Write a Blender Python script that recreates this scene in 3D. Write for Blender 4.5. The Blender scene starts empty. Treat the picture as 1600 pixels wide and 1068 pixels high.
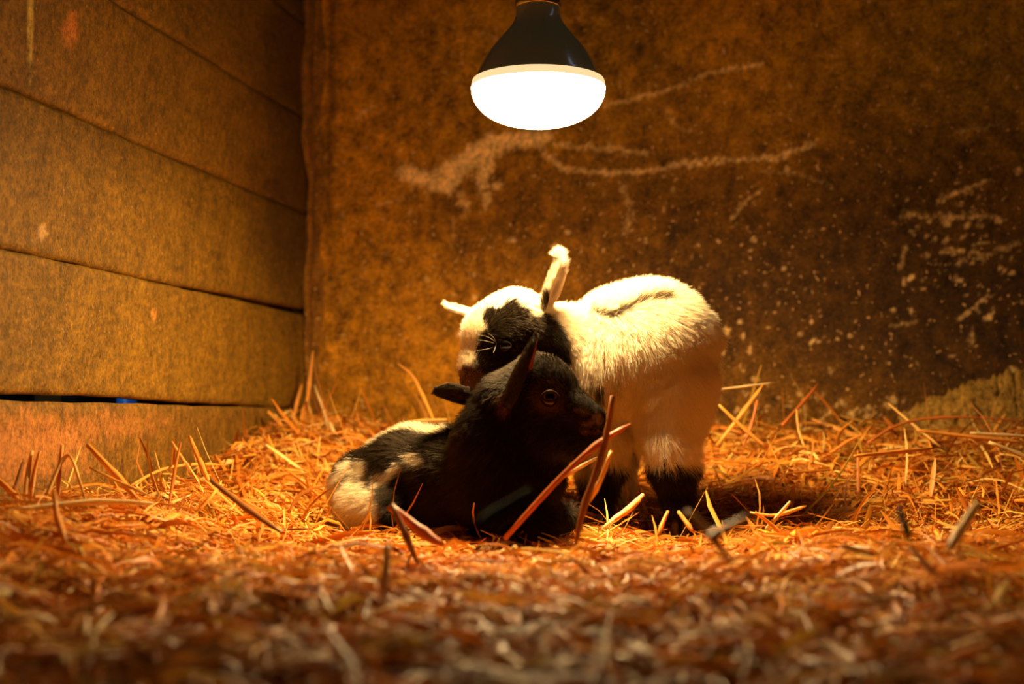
import bpy, math, random
import numpy as np
from mathutils import Vector
from mathutils.bvhtree import BVHTree
R = math.radians
rng = np.random.default_rng(11)
random.seed(5)
C = bpy.context.scene.collection
scn = bpy.context.scene

# ------------------------------------------------------------------ camera
F = 2222.0; PITCH = math.atan(126/2222.0); CAMZ = 0.235
cam = bpy.data.cameras.new('camera'); co = bpy.data.objects.new('camera', cam); C.objects.link(co)
cam.sensor_width = 36.0; cam.lens = 36.0*F/1600.0; cam.clip_start = 0.02
co.location = (0, 0, CAMZ); co.rotation_euler = (math.pi/2+PITCH, 0, 0)
cam.dof.use_dof = True; cam.dof.focus_distance = 1.51; cam.dof.aperture_fstop = 3.7; cam.dof.aperture_blades = 0
scn.camera = co
scn.view_settings.view_transform = 'Standard'; scn.view_settings.look = 'None'
scn.view_settings.gamma = 1; scn.view_settings.use_curve_mapping = False
scn.view_settings.exposure = 0.0
# ------------------------------------------------------------------ world, barn daylight and a lamp added for the pipe
w = bpy.data.worlds.new('world'); scn.world = w; w.use_nodes = True
w.node_tree.nodes['Background'].inputs[0].default_value = (0.8, 0.55, 0.25, 1)
w.node_tree.nodes['Background'].inputs[1].default_value = 0.012
def area(name, loc, target, size, size_y, power, col):
    l = bpy.data.lights.new(name, 'AREA'); l.shape = 'RECTANGLE'; l.size = size; l.size_y = size_y
    l.energy = power; l.color = col
    o = bpy.data.objects.new(name, l); C.objects.link(o); o.location = loc
    o.rotation_euler = (Vector(target)-Vector(loc)).to_track_quat('-Z', 'Y').to_euler()
    return o
area('barn_window_light', (1.35, 1.35, 1.75), (0.1, 1.40, 0.55), 0.13, 0.8, 0.28, (0.62, 0.72, 1.0))
area('pipe_fill_light', (-0.504, 1.580, 0.44), (-0.48, 1.735, 0.26), 0.03, 0.03, 0.22, (0.6, 0.8, 1.0))  # small lamp added inside the wall cavity to light the blue pipe
LAMP = 92.0                        # emission of the heat bulb's face
LAMP_COL = (1.0, 0.69, 0.30)

# ------------------------------------------------------------------ helpers
cp, sp_ = math.cos(PITCH), math.sin(PITCH)
def P(px, py, d):
    u = (px-800.0)/F; v = -(py-534.0)/F
    return np.array([u*d, d*(cp - v*sp_), CAMZ + d*(sp_ + v*cp)])
def tag(o, label=None, cat=None, group=None, kind=None):
    if label: o['label'] = label
    if cat: o['category'] = cat
    if group: o['group'] = group
    if kind: o['kind'] = kind
    return o
def empty(name, loc):
    o = bpy.data.objects.new(name, None); C.objects.link(o); o.location = loc; return o
def mesh_obj(name, V, Fc, mat=None, parent=None, col=None, smooth=True, origin=None):
    """V (n,3) numpy, Fc (m,k) numpy of equal sized faces"""
    V = np.asarray(V, dtype=np.float64)
    off = np.zeros(3)
    if origin is not None: off = np.asarray(origin, float)
    me = bpy.data.meshes.new(name)
    Fc = np.asarray(Fc, dtype=np.int32); m, k = Fc.shape
    me.vertices.add(len(V)); me.vertices.foreach_set('co', (V-off).astype(np.float32).ravel())
    me.loops.add(m*k); me.loops.foreach_set('vertex_index', Fc.ravel())
    me.polygons.add(m); me.polygons.foreach_set('loop_start', np.arange(0, m*k, k, dtype=np.int32))
    try: me.polygons.foreach_set('loop_total', np.full(m, k, dtype=np.int32))
    except Exception: pass
    me.polygons.foreach_set('use_smooth', np.full(m, smooth, dtype=bool))
    if col is not None:
        a = me.color_attributes.new('Col', 'FLOAT_COLOR', 'POINT')
        c4 = np.ones((len(V), 4), np.float32); c4[:, :col.shape[1]] = col
        a.data.foreach_set('color', c4.ravel())
    me.update(); me.validate()
    o = bpy.data.objects.new(name, me); C.objects.link(o)
    if mat: me.materials.append(mat)
    o.location = off
    if parent is not None:
        o.parent = parent; o.location = off - np.array(parent.location) if origin is not None else -np.array(parent.location)
    return o
def mat(name, col=(0.5, 0.5, 0.5), rough=0.6, spec=0.3, metal=0.0, attr=False, emit=None, estr=0.0, trans=0.0, coat=0):
    m = bpy.data.materials.new(name); m.use_nodes = True
    nt = m.node_tree; b = nt.nodes['Principled BSDF']
    b.inputs['Base Color'].default_value = (*col, 1); b.inputs['Roughness'].default_value = rough
    b.inputs['Metallic'].default_value = metal; b.inputs['Specular IOR Level'].default_value = spec
    b.inputs['Coat Weight'].default_value = coat
    if attr:
        a = nt.nodes.new('ShaderNodeAttribute'); a.attribute_name = 'Col'
        nt.links.new(a.outputs['Color'], b.inputs['Base Color'])
        if trans > 0:
            t = nt.nodes.new('ShaderNodeBsdfTranslucent'); nt.links.new(a.outputs['Color'], t.inputs['Color'])
            mx = nt.nodes.new('ShaderNodeMixShader'); mx.inputs[0].default_value = trans
            nt.links.new(b.outputs[0], mx.inputs[1]); nt.links.new(t.outputs[0], mx.inputs[2])
            nt.links.new(mx.outputs[0], nt.nodes['Material Output'].inputs['Surface'])
    if emit:
        b.inputs['Emission Color'].default_value = (*emit, 1); b.inputs['Emission Strength'].default_value = estr
    return m
_NK = rng.normal(size=(40, 3)); _NP = rng.uniform(0, 6.28, 40)
def noise3(X, scale, seed=0, octaves=3):
    """smooth pseudo-noise about -1..1 at points X"""
    out = np.zeros(len(X)); amp = 1.0; tot = 0; k = seed
    for o in range(octaves):
        s = np.zeros(len(X))
        for j in range(6):
            kk = (k*7+o*6+j) % 40
            s += np.sin(X @ (_NK[kk]*scale*2**o) + _NP[kk] + 1.3*np.sin(X @ (_NK[(kk+11) % 40]*scale*2**o)))
        out += amp*s/3.0; tot += amp; amp *= 0.55
    return out/tot
def sstep(a, b, x):
    t = np.clip((x-a)/(b-a), 0, 1); return t*t*(3-2*t)
def seg_dist(X, A, B):
    AB = B-A; t = np.clip(((X-A) @ AB)/(AB @ AB+1e-12), 0, 1)
    return np.linalg.norm(X-A-t[:, None]*AB, axis=1)
def poly_dist(X, pts):
    d = np.full(len(X), 1e9)
    for a, b in zip(pts[:-1], pts[1:]): d = np.minimum(d, seg_dist(X, np.asarray(a, float), np.asarray(b, float)))
    return d
def bump_material(name, rough, spec, fine, mid, strength, darks=(0.55, 1.25), dist=0.002, vert=1.0, speck=None):
    """colour attribute x layered procedural mottling, with relief"""
    m = mat(name, rough=rough, spec=spec, attr=True); nt = m.node_tree; b = nt.nodes['Principled BSDF']
    a = [n for n in nt.nodes if n.type == 'ATTRIBUTE'][0]
    tc = nt.nodes.new('ShaderNodeTexCoord'); mp = nt.nodes.new('ShaderNodeMapping'); mp.inputs['Scale'].default_value = (1, 1, vert)
    nt.links.new(tc.outputs['Object'], mp.inputs[0])
    def nz(s, det, r=0.6):
        n = nt.nodes.new('ShaderNodeTexNoise'); n.inputs['Scale'].default_value = s; n.inputs['Detail'].default_value = det
        n.inputs['Roughness'].default_value = r; nt.links.new(mp.outputs[0], n.inputs['Vector']); return n
    n1, n2 = nz(mid, 6, 0.7), nz(fine, 4, 0.6)
    add = nt.nodes.new('ShaderNodeMath'); add.operation = 'ADD'
    nt.links.new(n1.outputs[0], add.inputs[0]); nt.links.new(n2.outputs[0], add.inputs[1])
    mr = nt.nodes.new('ShaderNodeMapRange'); mr.inputs[1].default_value = 0.7; mr.inputs[2].default_value = 1.3
    mr.inputs[3].default_value = darks[0]; mr.inputs[4].default_value = darks[1]
    nt.links.new(add.outputs[0], mr.inputs[0])
    vm = nt.nodes.new('ShaderNodeVectorMath'); vm.operation = 'SCALE'
    nt.links.new(a.outputs['Color'], vm.inputs[0]); nt.links.new(mr.outputs[0], vm.inputs['Scale'])
    last = vm.outputs[0]
    if speck:
        n3 = nz(speck[0], 2, 0.5); r3 = nt.nodes.new('ShaderNodeMapRange')
        r3.inputs[1].default_value = speck[1]; r3.inputs[2].default_value = speck[1]+0.06
        nt.links.new(n3.outputs[0], r3.inputs[0])
        mx = nt.nodes.new('ShaderNodeMix'); mx.data_type = 'RGBA'; mx.inputs['B'].default_value = (*speck[2], 1)
        nt.links.new(r3.outputs[0], mx.inputs['Factor']); nt.links.new(last, mx.inputs['A']); last = mx.outputs['Result']
    nt.links.new(last, b.inputs['Base Color'])
    bp = nt.nodes.new('ShaderNodeBump'); bp.inputs['Strength'].default_value = strength; bp.inputs['Distance'].default_value = dist
    nt.links.new(add.outputs[0], bp.inputs['Height']); nt.links.new(bp.outputs[0], b.inputs['Normal'])
    return m

# ------------------------------------------------------------------ setting: walls, floor
YAW = math.atan(440/2222.0); DL = 0.74
wd = np.array([math.sin(YAW), math.cos(YAW), 0])          # along the left wall, away from camera
wn = np.array([math.cos(YAW), -math.sin(YAW), 0])         # along the back wall, to the right (normal of the left wall)
DB = DL/math.tan(YAW+math.atan(315/2222.0))
corner = -wn*DL + wd*DB
def on_left(px, py):      # photo point on the left wall -> (s along wall from camera, z)
    dr = P(px, py, 1)-P(800, 534, 0); t = -DL/(dr @ wn); q = dr*t; return np.array([q @ wd, CAMZ+q[2]])
def on_back(px, py):      # -> (u along the back wall from the corner, z)
    dr = P(px, py, 1)-P(800, 534, 0); t = DB/(dr @ wd); q = dr*t; return np.array([q @ wn + DL, CAMZ+q[2]])

m_wall = bump_material('stained_concrete', 0.75, 0.2, 240, 42, 0.8, (0.25, 1.85), 0.003, speck=(150, 0.66, (0.62, 0.36, 0.13)))
m_board = bump_material('weathered_board', 0.62, 0.25, 420, 120, 0.8, (0.3, 1.75), 0.0016, vert=0.75, speck=(240, 0.68, (0.42, 0.2, 0.05)))
m_floor = bump_material('floor_concrete', 0.9, 0.2, 80, 12, 0.5)

# floor
g = np.array([[-1.3, -0.6, 0], [1.9, -0.6, 0], [1.9, 2.6, 0], [-1.3, 2.6, 0]])
tag(mesh_obj('floor', g, [[0, 1, 2, 3]], m_floor, col=np.tile([0.16, 0.08, 0.03], (4, 1))), kind='structure')

def grid(nu, nv):
    idx = np.arange(nu*nv).reshape(nu, nv)
    return np.stack([idx[:-1, :-1], idx[1:, :-1], idx[1:, 1:], idx[:-1, 1:]], -1).reshape(-1, 4)
# back wall: front face is a relief grid, the body a slab behind it
U1, Z1 = 2.1, 1.0
nu, nv = 660, 310
uu, zz = np.meshgrid(np.linspace(-0.03, U1, nu), np.linspace(0, Z1, nv), indexing='ij'); uu = uu.ravel(); zz = zz.ravel()
W2 = np.stack([uu, zz], 1); W3 = np.stack([uu, np.zeros_like(uu), zz], 1)
base = np.array([0.340, 0.138, 0.004])
lo = noise3(W3, 13, 1, 4); hi = noise3(W3, 90, 2, 4); vhi = noise3(W3, 420, 5, 3)
pa, pb = on_back(1350, 470), on_back(1000, 330)
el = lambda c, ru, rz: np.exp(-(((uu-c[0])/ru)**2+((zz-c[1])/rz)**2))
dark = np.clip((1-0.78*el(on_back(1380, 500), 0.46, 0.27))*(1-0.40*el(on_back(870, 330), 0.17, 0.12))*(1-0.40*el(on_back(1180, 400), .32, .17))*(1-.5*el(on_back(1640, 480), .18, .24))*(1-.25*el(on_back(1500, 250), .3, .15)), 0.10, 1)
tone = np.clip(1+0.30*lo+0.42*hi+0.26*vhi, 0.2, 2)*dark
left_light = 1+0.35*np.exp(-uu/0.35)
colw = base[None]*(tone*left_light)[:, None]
olive = np.clip(el(on_back(1560, 60), 0.3, 0.25)+0.7*el(on_back(860, 60), .2, .16), 0, 1)[:, None]
colw = colw*(1-olive*np.array([[0.18, -0.06, 0.0]]))
# pitted dark specks in the upper left of the wall
pit = sstep(0.62, 0.9, noise3(W3, 480, 3, 2)+0.25*noise3(W3, 40, 9, 2))*(el(on_back(600, 180), 0.3, 0.3)*0.9+0.15)
colw *= (1-0.7*pit)[:, None]
# pale scratches, splashes and lime marks
wob = np.stack([noise3(W3, 240, 4, 3), noise3(W3, 240, 6, 3)], 1)*0.0035
Wq = W2+wob
pale = np.zeros(len(uu))
def stroke(pts, wpx, s, broken=0.5, seed=0):
    global pale
    d = poly_dist(Wq, [on_back(*p) for p in pts]); ww = wpx/1060.0
    m_ = 1-sstep(ww*0.4, ww, d*(1+0.5*noise3(W3, 300, seed, 2)))
    br = np.clip(0.5+broken*1.2*noise3(W3, 380, seed+3, 3)+(0.5-broken*0.5), 0, 1)
    pale = np.maximum(pale, m_*br*s)
stroke([(945, 165), (1000, 152), (1060, 135), (1100, 115), (1190, 100)], 4, 0.6, 0.5, 1)
stroke([(820, 205), (850, 240), (880, 262), (940, 270), (1010, 268), (1060, 256), (1140, 250), (1215, 246), (1270, 226)], 6, .62, .6, 2)
stroke([(830, 215), (900, 230), (960, 232), (1010, 240)], 6, 0.55, 0.7, 3)
stroke([(1300, 290), (1250, 272), (1190, 268)], 3, .3, .7, 4)
stroke([(1190, 295), (1160, 318), (1140, 345)], 3, 0.45, 0.7, 5)
stroke([(1040, 175), (1060, 200), (1080, 205)], 3, .35, .6, 6)
stroke([(1470, 315), (1500, 298), (1545, 282)], 4, 0.75, 0.5, 7)
stroke([(1410, 335), (1480, 340), (1555, 337)], 5, 0.55, 0.8, 8)
stroke([(1495, 500), (1515, 485), (1538, 468)], 4, 0.6, 0.5, 9)
stroke([(1520, 515), (1516, 535)], 4, 0.5, 0.5, 10)
stroke([(1415, 385), (1405, 420)], 4, .4, .5, 11)
stroke([(1390, 510), (1430, 503)], 3, .3, .5, 12)
stroke([(1500, 205), (1570, 190)], 4, .3, .8, 13)
stroke([(1590, 380), (1540, 400), (1480, 390)], 5, .35, .9, 14)
stroke([(560, 180), (585, 165)], 5, 0.4, 0.6, 15)
stroke([(590, 320), (640, 305)], 4, 0.3, 0.8, 16)
stroke([(710, 340), (705, 385)], 3, 0.3, 0.7, 17)
stroke([(745, 50), (780, 60)], 3, .3, .5, 18)
stroke([(975, 290), (985, 330), (975, 365)], 7, .35, .95, 19)
stroke([(632, 268), (665, 280), (700, 290), (720, 262), (752, 240), (775, 222), (850, 214)], 17, 0.85, 0.3, 21)
stroke([(690, 268), (712, 258), (745, 232), (765, 215)], 12, 0.8, 0.3, 22)
stroke([(765, 232), (756, 262), (752, 285)], 16, 0.8, 0.25, 23)
stroke([(720, 300), (728, 328)], 8, 0.4, 0.6, 24)
def splash(cx, cy, rx, ry, s=0.75, seed=0, rag=0.5):
    global pale
    c = on_back(cx, cy); d = np.sqrt(((Wq[:, 0]-c[0])/(rx/1060))**2+((Wq[:, 1]-c[1])/(ry/1060))**2)
    d = d + rag*noise3(W3, 210, seed, 4); pale = np.maximum(pale, (1-sstep(0.75, 1.05, d))*s)
for a in [(655, 275, 34, 13), (700, 262, 22, 14), (690, 292, 22, 10), (762, 235, 22, 12), (757, 262, 9, 20), (776, 290, 11, 8), (760, 312, 7, 14),
          (800, 222, 30, 10), (733, 245, 24, 7), (725, 318, 12, 6), (640, 268, 18, 6)]: splash(*a, s=0.5, seed=a[0] % 17)
for a in [(1590, 268, 9, 9), (1231, 265, 6, 6), (1180, 376, 8, 9), (1136, 516, 8, 7), (1163, 525, 5, 9), (1173, 545, 5, 10), (1279, 535, 6, 5), (1328, 526, 5, 4), (1500, 438, 7, 6),
          (1425, 435, 8, 8), (1545, 497, 10, 8), (1160, 578, 5, 6), (1130, 552, 4, 5), (865, 385, 10, 6), (800, 375, 9, 5), (1270, 533, 9, 5), (742, 463, 5, 6), (1583, 575, 8, 8), (1155, 500, 5, 5),
          (1412, 440, 5, 9), (1168, 200, 5, 4), (1560, 345, 8, 8), (1510, 350, 6, 6), (1520, 300, 5, 6)]: splash(a[0], a[1], a[2]*0.75, a[3]*0.75, s=0.55, seed=a[1] % 19, rag=0.4)
# flurry of small chips along the right edge and near the base
for k in range(330):
    if k < 120: x, y = rng.normal(1510, 55), rng.normal(380, 50)
    elif k < 150: x, y = rng.uniform(1120, 1600), rng.uniform(300, 620)
    elif k < 240: x, y = rng.normal(1290, 90), rng.normal(640, 14)
    else: x, y = rng.uniform(500, 1100), rng.uniform(230, 460)
    c = on_back(x, y); r = abs(rng.normal(0, 1.7))+1.0
    sel = np.where((np.abs(uu-c[0]) < 0.01) & (np.abs(zz-c[1]) < 0.01))[0]
    d = np.hypot(Wq[sel, 0]-c[0], Wq[sel, 1]-c[1])*1060
    pale[sel] = np.maximum(pale[sel], (1-sstep(r*0.6, r*1.3, d))*rng.uniform(0.2, 0.6))
# yellowish rough growth towards the corner and low left
crust = sstep(0.35, 0.8, noise3(W3, 160, 7, 4)+0.6*el(on_back(520, 520), 0.22, 0.3)-0.35)*(el(on_back(560, 480), 0.35, 0.35))
colw = colw*(1-crust[:, None]*0.55)+np.array([0.38, 0.17, 0.02])*crust[:, None]*0.55
colw = colw*(1-pale[:, None])+np.array([0.95, 0.60, 0.24])*pale[:, None]
# dark vertical band by the corner
sel = np.exp(-((uu-0.028-0.006*lo)/0.008)**2)*sstep(0.45, 0.6, zz); colw *= (1-0.55*sel)[:, None]
relief = 0.0012*hi+0.0008*vhi+0.0015*crust-0.002*pit
Vw = corner[None]+uu[:, None]*wn+(0.0-relief)[:, None]*wd; Vw[:, 2] = zz
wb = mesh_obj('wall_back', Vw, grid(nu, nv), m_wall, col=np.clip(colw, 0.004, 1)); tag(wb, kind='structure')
def box_pts(o, ax, ay, az):
    o = np.asarray(o, float); v = []
    for i in (0, 1):
        for j in (0, 1):
            for k in (0, 1): v.append(o+i*ax+j*ay+k*az)
    return np.array(v), np.array([[0, 1, 3, 2], [4, 6, 7, 5], [0, 4, 5, 1], [2, 3, 7, 6], [0, 2, 6, 4], [1, 5, 7, 3]])
v, f = box_pts(corner+wd*0.008-wn*0.03, wn*(U1+0.03), wd*0.12, np.array([0, 0, Z1]))
mesh_obj('wall_core', v, f, m_wall, col=np.tile(base, (8, 1)), parent=wb, smooth=False)

# left wall: planks one above the other, each its own object
wl = empty('wall_left', -wn*(DL+0.03)+wd*1.2); tag(wl, kind='structure')
S0, S1 = 0.0, DB+0.005
def plank(zlo, zhi, seed, tint, proud=0.0):
    ns = 420; L = 12
    s = np.linspace(S0, S1, ns)
    zl, zh = zlo(s), zhi(s)
    wv = 0.0006*np.sin(s*17+seed)+0.0005*np.sin(s*61+seed*2)
    zl = zl+wv; zh = zh+0.8*wv
    nh = 40
    rows = []
    # profile from back-bottom around the front to back-top
    tt = np.linspace(0, 1, nh)
    prof = [(0.022, 0.0)]+[(0.0, t) for t in tt]+[(0.022, 1.0)]
    V = []; cidx = []
    for (dp, t) in prof:
        z = zl+(zh-zl)*t
        X = np.stack([s, np.zeros(ns), z], 1)
        edge = np.minimum(t*(zh-zl), (1-t)*(zh-zl))
        rnd = 0.0028*np.exp(-(edge/0.0022)) if dp == 0 else 0
        rel = 0.0007*noise3(X*np.array([1, 1, 2.0]), 160, seed, 3) if dp == 0 else 0
        q = -wn[None]*(DL+dp+rnd-proud-rel*1.0)[:, None] if not np.isscalar(rnd) else np.repeat(-wn[None]*(DL+dp-proud), ns, 0)
        q = q+s[:, None]*wd; q[:, 2] = z
        V.append(q)
    V = np.array(V)            # rows x ns
    nr = len(prof)
    Vf = V.reshape(-1, 3)
    s_all = np.tile(s, nr); z_all = Vf[:, 2]
    X = np.stack([s_all, np.full_like(s_all, seed*1.7), z_all], 1)
    grain = noise3(X*np.array([1.0, 1, 10.0]), 45, seed, 3); blot = noise3(X, 40, seed+2, 4); fine = noise3(X, 420, seed+3, 3)
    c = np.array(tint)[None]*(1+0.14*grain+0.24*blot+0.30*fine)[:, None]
    # darker band next to the corner, with a wandering edge
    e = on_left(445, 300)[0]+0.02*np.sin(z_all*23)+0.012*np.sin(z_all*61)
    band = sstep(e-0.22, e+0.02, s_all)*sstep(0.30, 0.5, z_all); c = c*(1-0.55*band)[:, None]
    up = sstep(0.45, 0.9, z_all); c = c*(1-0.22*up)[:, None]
    def blob(px, py, rs, rz, colr, a, rag=0.5):
        nonlocal c
        cc = on_left(px, py); d = np.sqrt(((s_all-cc[0])/rs)**2+((z_all-cc[1])/rz)**2)+rag*noise3(X, 170, 8, 4)
        k = (1-sstep(0.5, 1.1, d))[:, None]*a; c = c*(1-k)+np.array(colr)*k
    blob(40, 700, 0.17, 0.040, (0.44, 0.16, 0.035), 0.75, 0.6)
    blob(180, 662, 0.14, 0.018, (0.38, 0.14, 0.03), 0.5, 0.8)
    blob(112, 45, 0.018, 0.022, (0.7, 0.2, 0.03), 0.6, 0.5)
    blob(48, 40, 0.006, 0.05, (0.75, 0.5, 0.10), 0.6, 0.5)
    blob(240, 492, 0.008, 0.008, (0.7, 0.26, 0.05), 0.6)
    blob(65, 362, 0.010, 0.010, (0.7, 0.40, 0.15), 0.5)
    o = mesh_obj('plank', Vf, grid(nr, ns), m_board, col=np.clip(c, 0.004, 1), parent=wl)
    o.data.flip_normals()
    return o
cst = lambda v: (lambda s: np.full_like(s, v))
s190, s482, s0, s300 = on_left(190, 425)[0], on_left(482, 493)[0], on_left(0, 622)[0], on_left(330, 625)[0]
gap4 = lambda s: 0.0058*(1-sstep(s0+0.15, s300+0.25, s))+0.0012
gap3 = lambda s: 0.0078*sstep(s190-0.05, s482, s)+0.0004
T = (0.180, 0.084, 0.005)
plank(cst(0.0), lambda s: 0.2565+0*s, 1, (0.165, 0.075, 0.006))
plank(lambda s: 0.2565+gap4(s), lambda s: 0.4015-0*s, 2, (0.185, 0.088, 0.005))
plank(lambda s: 0.4015+gap3(s), cst(0.5565), 3, T, 0.001)
plank(cst(0.5585), cst(0.7045), 4, (0.20, 0.089, 0.006), 0.0)
plank(cst(0.7065), cst(0.853), 5, (0.195, 0.088, 0.006), 0.001)
plank(cst(0.855), cst(1.0), 6, T)
# dark backing added behind the planks so the open joints read black
m_dark = mat('black_backing', (0.012, 0.010, 0.008), 0.9, 0.1)
v, f = box_pts(-wn*(DL+0.13)+wd*1.62+np.array([0, 0, 0.0]), -wn*0.02, wd*0.8, np.array([0, 0, 1.0]))
mesh_obj('joint_backing', v, f, m_dark, parent=wl, smooth=False)
v, f = box_pts(-wn*(DL+0.26), -wn*0.02, wd*1.75, np.array([0, 0, 1.0]))
mesh_obj('joint_backing', v, f, m_dark, parent=wl, smooth=False)
# mortar strip in the corner
nz_ = 180; zs = np.linspace(0, 1.0, nz_)
cols = 7; V = []
wleft = 0.030+0.007*np.sin(zs*19)+0.004*np.sin(zs*57+1)+0.018*(zs > 0.62)*1.0*sstep(0.60, 0.66, zs)
for j in range(cols):
    t = j/(cols-1)
    if t < 0.5: q = -wn[None]*(DL-0.004*np.sin(t*2*math.pi)-0.0)+wd[None]*(DB-(wleft*(1-t*2))[:, None])
    else: q = -wn[None]*(DL-((t-0.5)*2*(0.016+0.004*np.sin(zs*33)))[:, None])+wd[None]*(DB-0.004*(1-t)*2)
    q = q+wn[None]*0.0022+(-wd[None])*0.002; q = q+0.0012*np.stack([noise3(np.stack([zs, zs*0+j, zs*0], 1), 240, 2, 3)]*3, 1); q[:, 2] = zs; V.append(q)
V = np.array(V).reshape(-1, 3)
mc = np.array([0.21, 0.085, 0.008])[None]*(1+0.3*noise3(V, 180, 4, 3))[:, None]
o = mesh_obj('trim_1', V, grid(cols, nz_), m_wall, col=mc); tag(o, kind='structure')
sm = o.modifiers.new('thickness', 'SOLIDIFY'); sm.thickness = 0.004; sm.offset = 0

# blue pipe glimpsed outside through the open joint
c0 = on_left(199, 625); tubc = -wn*(DL+0.075)+wd*(c0[0]+0.150)
m_blue = mat('blue_plastic', (0.02, 0.16, 0.55), 0.4, 0.4)
prof = [(0.0, 0.0), (0.0125, 0.0), (0.0125, 0.20), (0.0145, 0.202), (0.0145, 0.222), (0.0125, 0.224), (0.0125, 0.40), (0.0105, 0.40), (0.0105, 0.02), (0.0, 0.02)]
def lathe(prof, center, n=32):
    V = []; a = np.linspace(0, 2*math.pi, n, endpoint=False)
    for r, z in prof: V.append(np.stack([center[0]+r*np.cos(a), center[1]+r*np.sin(a), np.full(n, center[2]+z)], 1))
    V = np.array(V).reshape(-1, 3); m_ = len(prof); Fc = []
    for i in range(m_-1):
        for j in range(n): Fc.append([i*n+j, i*n+(j+1) % n, (i+1)*n+(j+1) % n, (i+1)*n+j])
    return V, np.array(Fc)
V, f = lathe(prof, (tubc[0], tubc[1], 0.0))
o = mesh_obj('pipe', V, f, m_blue, origin=(tubc[0], tubc[1], 0)); tag(o, 'blue plastic pipe glimpsed through the joint above the bottom plank', 'pipe')

# crumbling plaster at the foot of the back wall, right
nu2, nv2 = 150, 60
ua = np.linspace(on_back(1405, 600)[0], on_back(1700, 600)[0]+0.15, nu2)
topz = np.interp(ua, [on_back(p, 600)[0] for p in (1405, 1430, 1470, 1500, 1540, 1570, 1600, 1700, 1900)],
                 [on_back(1, y)[1] for y in (650, 632, 622, 606, 600, 590, 588, 575, 560)])
topz = topz+0.008*noise3(np.stack([ua, ua*0, ua*0], 1), 240, 5, 4)
V = []
for j in range(nv2):
    t = j/(nv2-1); z = topz*t
    X = np.stack([ua, np.zeros(nu2), z], 1)
    thick = (0.055*(1-t)**0.6+0.010)*(1-np.exp(-(nu2*0.02+0.0+np.arange(nu2))/8.0))+0.007*noise3(X, 200, 3, 4)+0.003*noise3(X, 700, 6, 2)
    thick = thick*np.clip((1-t)*12, 0, 1)-0.002*(t == 1)
    q = corner[None]+ua[:, None]*wn-thick[:, None]*wd; q[:, 2] = z; V.append(q)
V = np.array(V).reshape(-1, 3)
pc = np.array([0.34, 0.18, 0.03])[None]*(0.85+0.45*noise3(V, 320, 2, 4))[:, None]
mesh_obj('crumbled_plaster', V, grid(nv2, nu2)[:, ::-1], m_wall, col=np.clip(pc, 0.01, 1), parent=wb)

# ------------------------------------------------------------------ heat bulb
bd = 1.525; bc = P(841, 128, bd); kpx = bd/F
lamp = empty('heat_lamp', bc); tag(lamp, 'lit reflector heat bulb with dark glossy body hanging over the goat kids', 'lamp')
m_glass = mat('smoked_mirror_glass', (0.30, 0.23, 0.11), 0.25, 0.8, 0.0, coat=1.0, emit=(1.0, 0.72, 0.26), estr=0.012)  # weak emission added to lift the dark body glass
nt = m_glass.node_tree      # dust specks
nn = nt.nodes.new('ShaderNodeTexNoise'); nn.inputs['Scale'].default_value = 420; tc = nt.nodes.new('ShaderNodeTexCoord')
nt.links.new(tc.outputs['Object'], nn.inputs['Vector']); mr = nt.nodes.new('ShaderNodeMapRange'); mr.inputs[1].default_value = 0.71; mr.inputs[2].default_value = 0.75
nt.links.new(nn.outputs[0], mr.inputs[0]); mx = nt.nodes.new('ShaderNodeMix'); mx.data_type = 'RGBA'
mx.inputs['A'].default_value = (0.30, 0.23, 0.11, 1)
m_glass.node_tree.nodes['Principled BSDF'].inputs['Coat IOR'].default_value = 1.9; m_glass.node_tree.nodes['Principled BSDF'].inputs['Coat Roughness'].default_value = 0.12; mx.inputs['B'].default_value = (0.5, 0.42, 0.28, 1)
nt.links.new(mr.outputs[0], mx.inputs['Factor']); nt.links.new(mx.outputs['Result'], nt.nodes['Principled BSDF'].inputs['Base Color'])
m_chrome = mat('polished_metal', (0.75, 0.7, 0.6), 0.12, 0.5, 1.0)
m_em = mat('glowing_lens', (1, 1, 1), 0.5, 0.2, emit=LAMP_COL, estr=LAMP)
m_rim = mat('lens_rim', (0.9, 0.75, 0.5), 0.4, 0.3, emit=(1.0, 0.72, 0.36), estr=1.0)
m_sock = mat('black_socket', (0.015, 0.013, 0.012), 0.4, 0.5)
k = kpx
body = [(100.5, 2), (98.5, 7), (95, 14), (88.5, 28), (79.5, 43), (70, 56), (60, 68), (50, 79.5), (43, 88), (38, 96), (35.5, 104), (35, 112), (34.5, 119)]
V, f = lathe([(r*k, z*k) for r, z in body], bc, 64); mesh_obj('reflector_body', V, f, m_glass, lamp)
rim = [(98, 3.5), (102.5, 2), (104.3, -3), (104.8, -10)]
V, f = lathe([(r*k, z*k) for r, z in rim], bc, 64); mesh_obj('lens_rim', V, f, m_rim, lamp)
dome = [(104.8, -10)]
for i in range(1, 13):
    th = i/12*math.pi/2; dome.append((104.8*max(math.cos(th), 0)**0.86, -10-60*math.sin(th)**0.95))
dome[-1] = (0.01, dome[-1][1])
beam = bpy.data.lights.new('bulb_beam', 'AREA'); beam.shape = 'DISK'; beam.size = 0.09; beam.energy = 9.5; beam.color = LAMP_COL
bo = bpy.data.objects.new('bulb_beam', beam); C.objects.link(bo); bo.location = bc+np.array([0, 0, -74*k]); bo.visible_camera = False
V, f = lathe([(r*k, z*k) for r, z in dome], bc, 48); mesh_obj('lens_dome', V, f, m_em, lamp)
V, f = lathe([(r*k, z*k) for r, z in [(34.6, 117), (36.5, 118), (37, 123), (35.5, 128), (36, 134), (35.5, 140), (36, 146), (36, 196), (34, 200), (0, 200)]], bc, 40); mesh_obj('metal_cap', V, f, m_chrome, lamp)
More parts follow.
